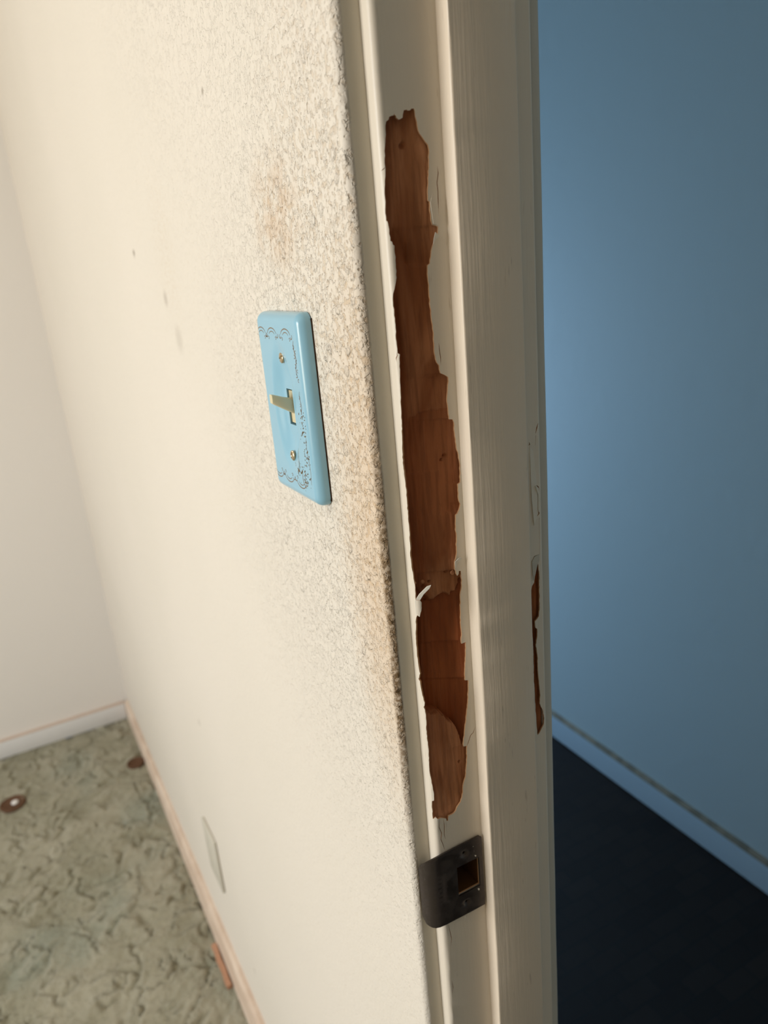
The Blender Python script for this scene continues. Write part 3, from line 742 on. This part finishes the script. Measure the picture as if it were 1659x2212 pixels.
# dark bed under the plate's rim: grime, with the gap's shadow line painted in
bed = box('backing', W(HU-.6, -HV+3.5, 0.0), W(-HU-.25, HV-4, .9), None, simple('grime_and_gap_shade', (.06, .035, .02), .9, .1)); adopt(bed, sw)
# switch body in the slot, with the lever
box('switch_body', W(3.9, -10.8, 1.0), W(-4.6, 10.8, 4.4), sw, M_lever, .0003)
def lever():
    bm = bmesh.new()
    secs = [(1.5, 4.2, 5.6, 0.0), (5.0, 4.0, 5.2, .9), (11.0, 3.5, 4.3, 3.6), (17.5, 3.0, 3.5, 6.8), (19.2, 2.6, 3.0, 7.6)]
    rows = []
    for t, hu, hv, vc in secs:
        ring = []
        for k in range(16):
            a = 2*math.pi*k/16; cu = math.copysign(abs(math.cos(a))**.35, math.cos(a)); cv = math.copysign(abs(math.sin(a))**.35, math.sin(a))
            ring.append(bm.verts.new(W(hu*cu, vc+hv*cv, t)))
        rows.append(ring)
    for a, b in zip(rows, rows[1:]):
        for k in range(16): bm.faces.new((a[k], b[k], b[(k+1) % 16], a[(k+1) % 16]))
    bm.faces.new(rows[-1]); bm.faces.new(rows[0][::-1])
    bmesh.ops.recalc_face_normals(bm, faces=bm.faces)
    me = bpy.data.meshes.new('toggle_lever'); bm.to_mesh(me); bm.free(); smooth(me, 45)
    return adopt(link('toggle_lever', me, None, M_lever), sw)
lever()
def screw(v, ang, lift):
    bm = bmesh.new()
    # domed slotted head: radial grid
    rr = 3.6; t0 = t_of(0, v)
    rings = []
    for k in range(7):
        f = k/6; ring = []
        for i in range(28):
            a = 2*math.pi*i/28; r_ = rr*math.sin(f*math.pi/2); hh = 1.0*math.cos(f*math.pi/2)
            x, y = r_*math.cos(a), r_*math.sin(a)
            sx = x*math.cos(ang)+y*math.sin(ang)
            if abs(sx) < .45: hh -= .7
            ring.append(bm.verts.new(W(x, v+y, t0+lift+hh)))
        rings.append(ring)
    base = [bm.verts.new(W(rr*math.cos(2*math.pi*i/28), v+rr*math.sin(2*math.pi*i/28), t0+lift-.5)) for i in range(28)]
    neck = [bm.verts.new(W(1.6*math.cos(2*math.pi*i/28), v+1.6*math.sin(2*math.pi*i/28), t0+lift-.7)) for i in range(28)]
    end = [bm.verts.new(W(1.6*math.cos(2*math.pi*i/28), v+1.6*math.sin(2*math.pi*i/28), t0-1.5)) for i in range(28)]
    rows = rings+[base, neck, end]
    for a, b in zip(rows, rows[1:]):
        for i in range(28): bm.faces.new((a[i], b[i], b[(i+1) % 28], a[(i+1) % 28]))
    bmesh.ops.remove_doubles(bm, verts=bm.verts, dist=1e-6)
    bmesh.ops.recalc_face_normals(bm, faces=bm.faces)
    me = bpy.data.meshes.new('screw'); bm.to_mesh(me); bm.free(); smooth(me, 40)
    return adopt(link('screw', me, None, M_brass), sw)
screw(33.5, math.radians(65), .6); screw(-33.5, math.radians(20), 1.3)

# gilt scrollwork drawn on the glaze: thin ribbons following the surface
def ribbons(name, curves, mat, label=None):
    vs, fs = [], []
    for pts_, wd in curves:
        wd *= 1.35
        n0 = len(vs)
        for i, p in enumerate(pts_):
            a = pts_[max(i-1, 0)]; b = pts_[min(i+1, len(pts_)-1)]
            dx, dy = b[0]-a[0], b[1]-a[1]; l = math.hypot(dx, dy) or 1
            ww_ = wd*(.5+.5*math.sin(math.pi*(i+.6)/(len(pts_)+.2)))
            for s in (-1, 1):
                u = p[0]-dy/l*ww_*s; v = p[1]+dx/l*ww_*s
                vs.append(W(u, v, t_of(u, v)+.05))
        for i in range(len(pts_)-1): k = n0+2*i; fs.append((k, k+2, k+3, k+1))
    o = mesh(name, vs, fs, sw, mat, ang=180)
    if label: o['label'] = label
    return o
def arc(cu, cv, r, a0, a1, n=10, ry=None):
    ry = ry or r
    return [(cu+r*math.cos(math.radians(a0+(a1-a0)*i/n)), cv+ry*math.sin(math.radians(a0+(a1-a0)*i/n))) for i in range(n+1)]
cur = []
def scroll_h(c, v, d, w=.28):      # one scallop along the top or bottom (d = +1 arches up)
    cur.append((arc(c, v-d*1.5, 8.5, 15 if d > 0 else -15, 165 if d > 0 else -165, 16, 5.0), w))
    cur.append((arc(c, v-d*1.5, 5.2, 20*d, 160*d, 12, 2.8), w*.8))
    for s in (-1, 1):
        cur.append((arc(c+s*9.6, v-d*1.2, 1.5, 90+s*90, 90+s*90+s*230, 9), w))
        cur.append((arc(c+s*6.5, v-d*3.0, .9, 0, 300, 8), w*.7))
for c in (-16.5, 8.5, 29.0): scroll_h(c, 49.5, 1)
for c in (-13, 9.5, 29.5): scroll_h(c, -50.5, -1, .3)
for s, v0 in ((-1, 0),):
    U0 = -29.0
    # right-hand border, unbroken above, worn away below
    v = 46
    cur.append(([(U0+1.2*math.sin((46-q_)*.42), q_) for q_ in [46-1.1*i for i in range(22)]], .3))
    for k in range(4):
        cur.append((arc(U0+1.2, 42-6*k, 1.2, 60, 320, 9), .22)); cur.append((arc(U0-1.4, 39-6*k, 1.0, -120, 140, 8), .22))
    cur.append(([(U0+.9*math.sin((14-q_)*.5), q_) for q_ in [14-1.1*i for i in range(14)]], .22))
    for k in range(3): cur.append((arc(U0+1.1, 10-5*k, 1.0, 60, 320, 8), .18))
    cur.append(([(U0-2.2+1.0*math.sin((q_)*.2), q_) for q_ in [-16-1.4*i for i in range(24)]], .2))
    cur.append((arc(-23, -46, 6.5, -80, 30, 12), .3)); cur.append((arc(-25, -45, 4.0, -70, 60, 10), .25))
ribbons('gilt_scrollwork', cur, M_gold, 'worn gilt scrollwork border')
# brown spots where the glaze print has worn through
vs, fs = [], []
rs = random.Random(5)
def spot(u, v, a, b, th):
    n0 = len(vs); n = 9
    for k in range(n):
        an = 2*math.pi*k/n; r = rs.uniform(.7, 1.25); x, y = a*r*math.cos(an), b*r*math.sin(an)
        uu = u+x*math.cos(th)-y*math.sin(th); vv_ = v+x*math.sin(th)+y*math.cos(th); vs.append(W(uu, vv_, t_of(uu, vv_)+.07))
    fs.append(tuple(range(n0, n0+n))[::-1])
for k in range(85):
    v = rs.uniform(-12, -50) if k < 60 else rs.uniform(2, -14)
    u = -28.5+rs.gauss(0, 2.6) if v > -34 else -26+rs.gauss(0, 4.6)
    spot(u, v, rs.uniform(.25, .65), rs.uniform(.3, 1.1), rs.uniform(0, 3))
for k in range(34): spot(rs.gauss(-14, 7), rs.gauss(-42, 4.5), rs.uniform(.15, .4), rs.uniform(.2, .5), rs.uniform(0, 3))
for (u, v, a, b, th) in ((-10.5, -41.5, 2.6, .8, .5), (-15.5, -42.5, 2.4, .7, -.6), (-12.5, -38.6, .35, 4.5, .1), (-13, -31.5, .22, 6.5, -.05), (-9.5, -43.5, .6, 1.8, .2), (-17, -41.5, .8, 1.4, .7)):
    spot(u, v, a, b, th)
sp_o = mesh('wear_spots', vs, fs, sw, M_spot, sm=False)

# ------------------------------------------------------------------ beige blank plate low on the wall
M_beige = simple('grey_beige_plastic', (.62, .585, .50), .45, .4)
bp = empty('wall_plate', (CX, 1.2, H-1.08)); tag(bp, 'beige rectangular cover plate low on the cream wall just above the baseboard', 'outlet cover')
bpy.context.view_layer.update()
box('cover_plate', (CX-.0055, 1.160, H-1.078), (CX-.0001, 1.243, H-.962), bp, M_beige, .002)
for z in (H-.985, H-1.055):
    bm = bmesh.new(); bmesh.ops.create_uvsphere(bm, u_segments=12, v_segments=8, radius=.003)
    for v in bm.verts: v.co.x *= .35; v.co += Vector((CX-.0057, 1.2015, z))
    me = bpy.data.meshes.new('screw'); bm.to_mesh(me); bm.free(); smooth(me, 60); adopt(link('screw', me, None, M_beige), bp)

# ------------------------------------------------------------------ things on the carpet
q = NT('brown_felt', .9, .1); q.color(q.mix(q.noise(60, 3), (.10, .052, .030), (.17, .095, .058))); q.bump(q.noise(200, 3), .002, .6); M_cup = q.m
def cup(x, y, r, label, pale):
    n = 40; vs, fs = [], []
    rings = [(r*.98, .0), (r, .004), (r*.97, .0075), (r*.90, .0085), (r*.82, .0055), (r*.4, .005), (.001, .005)]
    for rr, z in rings:
        for k in range(n):
            a = 2*math.pi*k/n; w_ = 1+.04*noise.noise(Vector((math.cos(a)*1.5, math.sin(a)*1.5, x*10)))
            vs.append((x+rr*w_*math.cos(a), y+rr*w_*math.sin(a), z+.001))
    for j in range(len(rings)-1):
        for k in range(n): fs.append((j*n+k, j*n+(k+1) % n, (j+1)*n+(k+1) % n, (j+1)*n+k))
    fs.append(tuple((len(rings)-1)*n+k for k in range(n)))
    o = mesh('carpet_disc', vs, fs, None, M_cup, ang=60)
    tag(o, label, 'furniture coaster')
    if pale:
        bm = bmesh.new(); bmesh.ops.create_icosphere(bm, subdivisions=2, radius=.010)  # white blob modelled as the disc's reflection highlight
        for v in bm.verts: v.co.z *= .45; v.co += Vector((x+.006, y-.004, .0095))
        me = bpy.data.meshes.new('highlight_dot'); bm.to_mesh(me); bm.free(); smooth(me, 180)
        k = link('highlight_dot', me, None, simple('highlight_white', (.85, .82, .80), .4)); adopt(k, o)
    return o
cup(-.187, 2.092, .034, 'dark brown round disc with a white dot for its highlight, on the green carpet', True)
cup(.1485, 2.078, .0255, 'dark brown round disc on the carpet, in the corner close to the baseboard', False)
# offcut of orange wood lying against the baseboard
q = NT('orange_wood', .7, .2); q.color(q.mix(q.noise(50, 3, .5, q.map((1, .15, 1))), (.42, .22, .13), (.55, .31, .20))); M_or = q.m
vs, fs = [], []
L = 14
for k in range(L+1):
    y = 1.315-.115*k/L; x = .1655+.0008*math.sin(k*.9); hw = .0050+.0007*noise.noise(Vector((k*.7, 0, 0)))
    for a, b in ((-hw, .003), (-hw, .011), (hw, .013), (hw, .003)): vs.append((x+a, y, b+.0006*math.sin(k*1.7)))
for k in range(L):
    for i in range(4): j = (i+1) % 4; fs.append((k*4+i, (k+1)*4+i, (k+1)*4+j, k*4+j))
fs += [(0, 1, 2, 3), tuple(L*4+i for i in (3, 2, 1, 0))]
tag(mesh('wood_offcut', vs, fs, None, M_or, sm=False), 'small orange-brown strip of wood lying on the carpet against the baseboard', 'wood scrap')
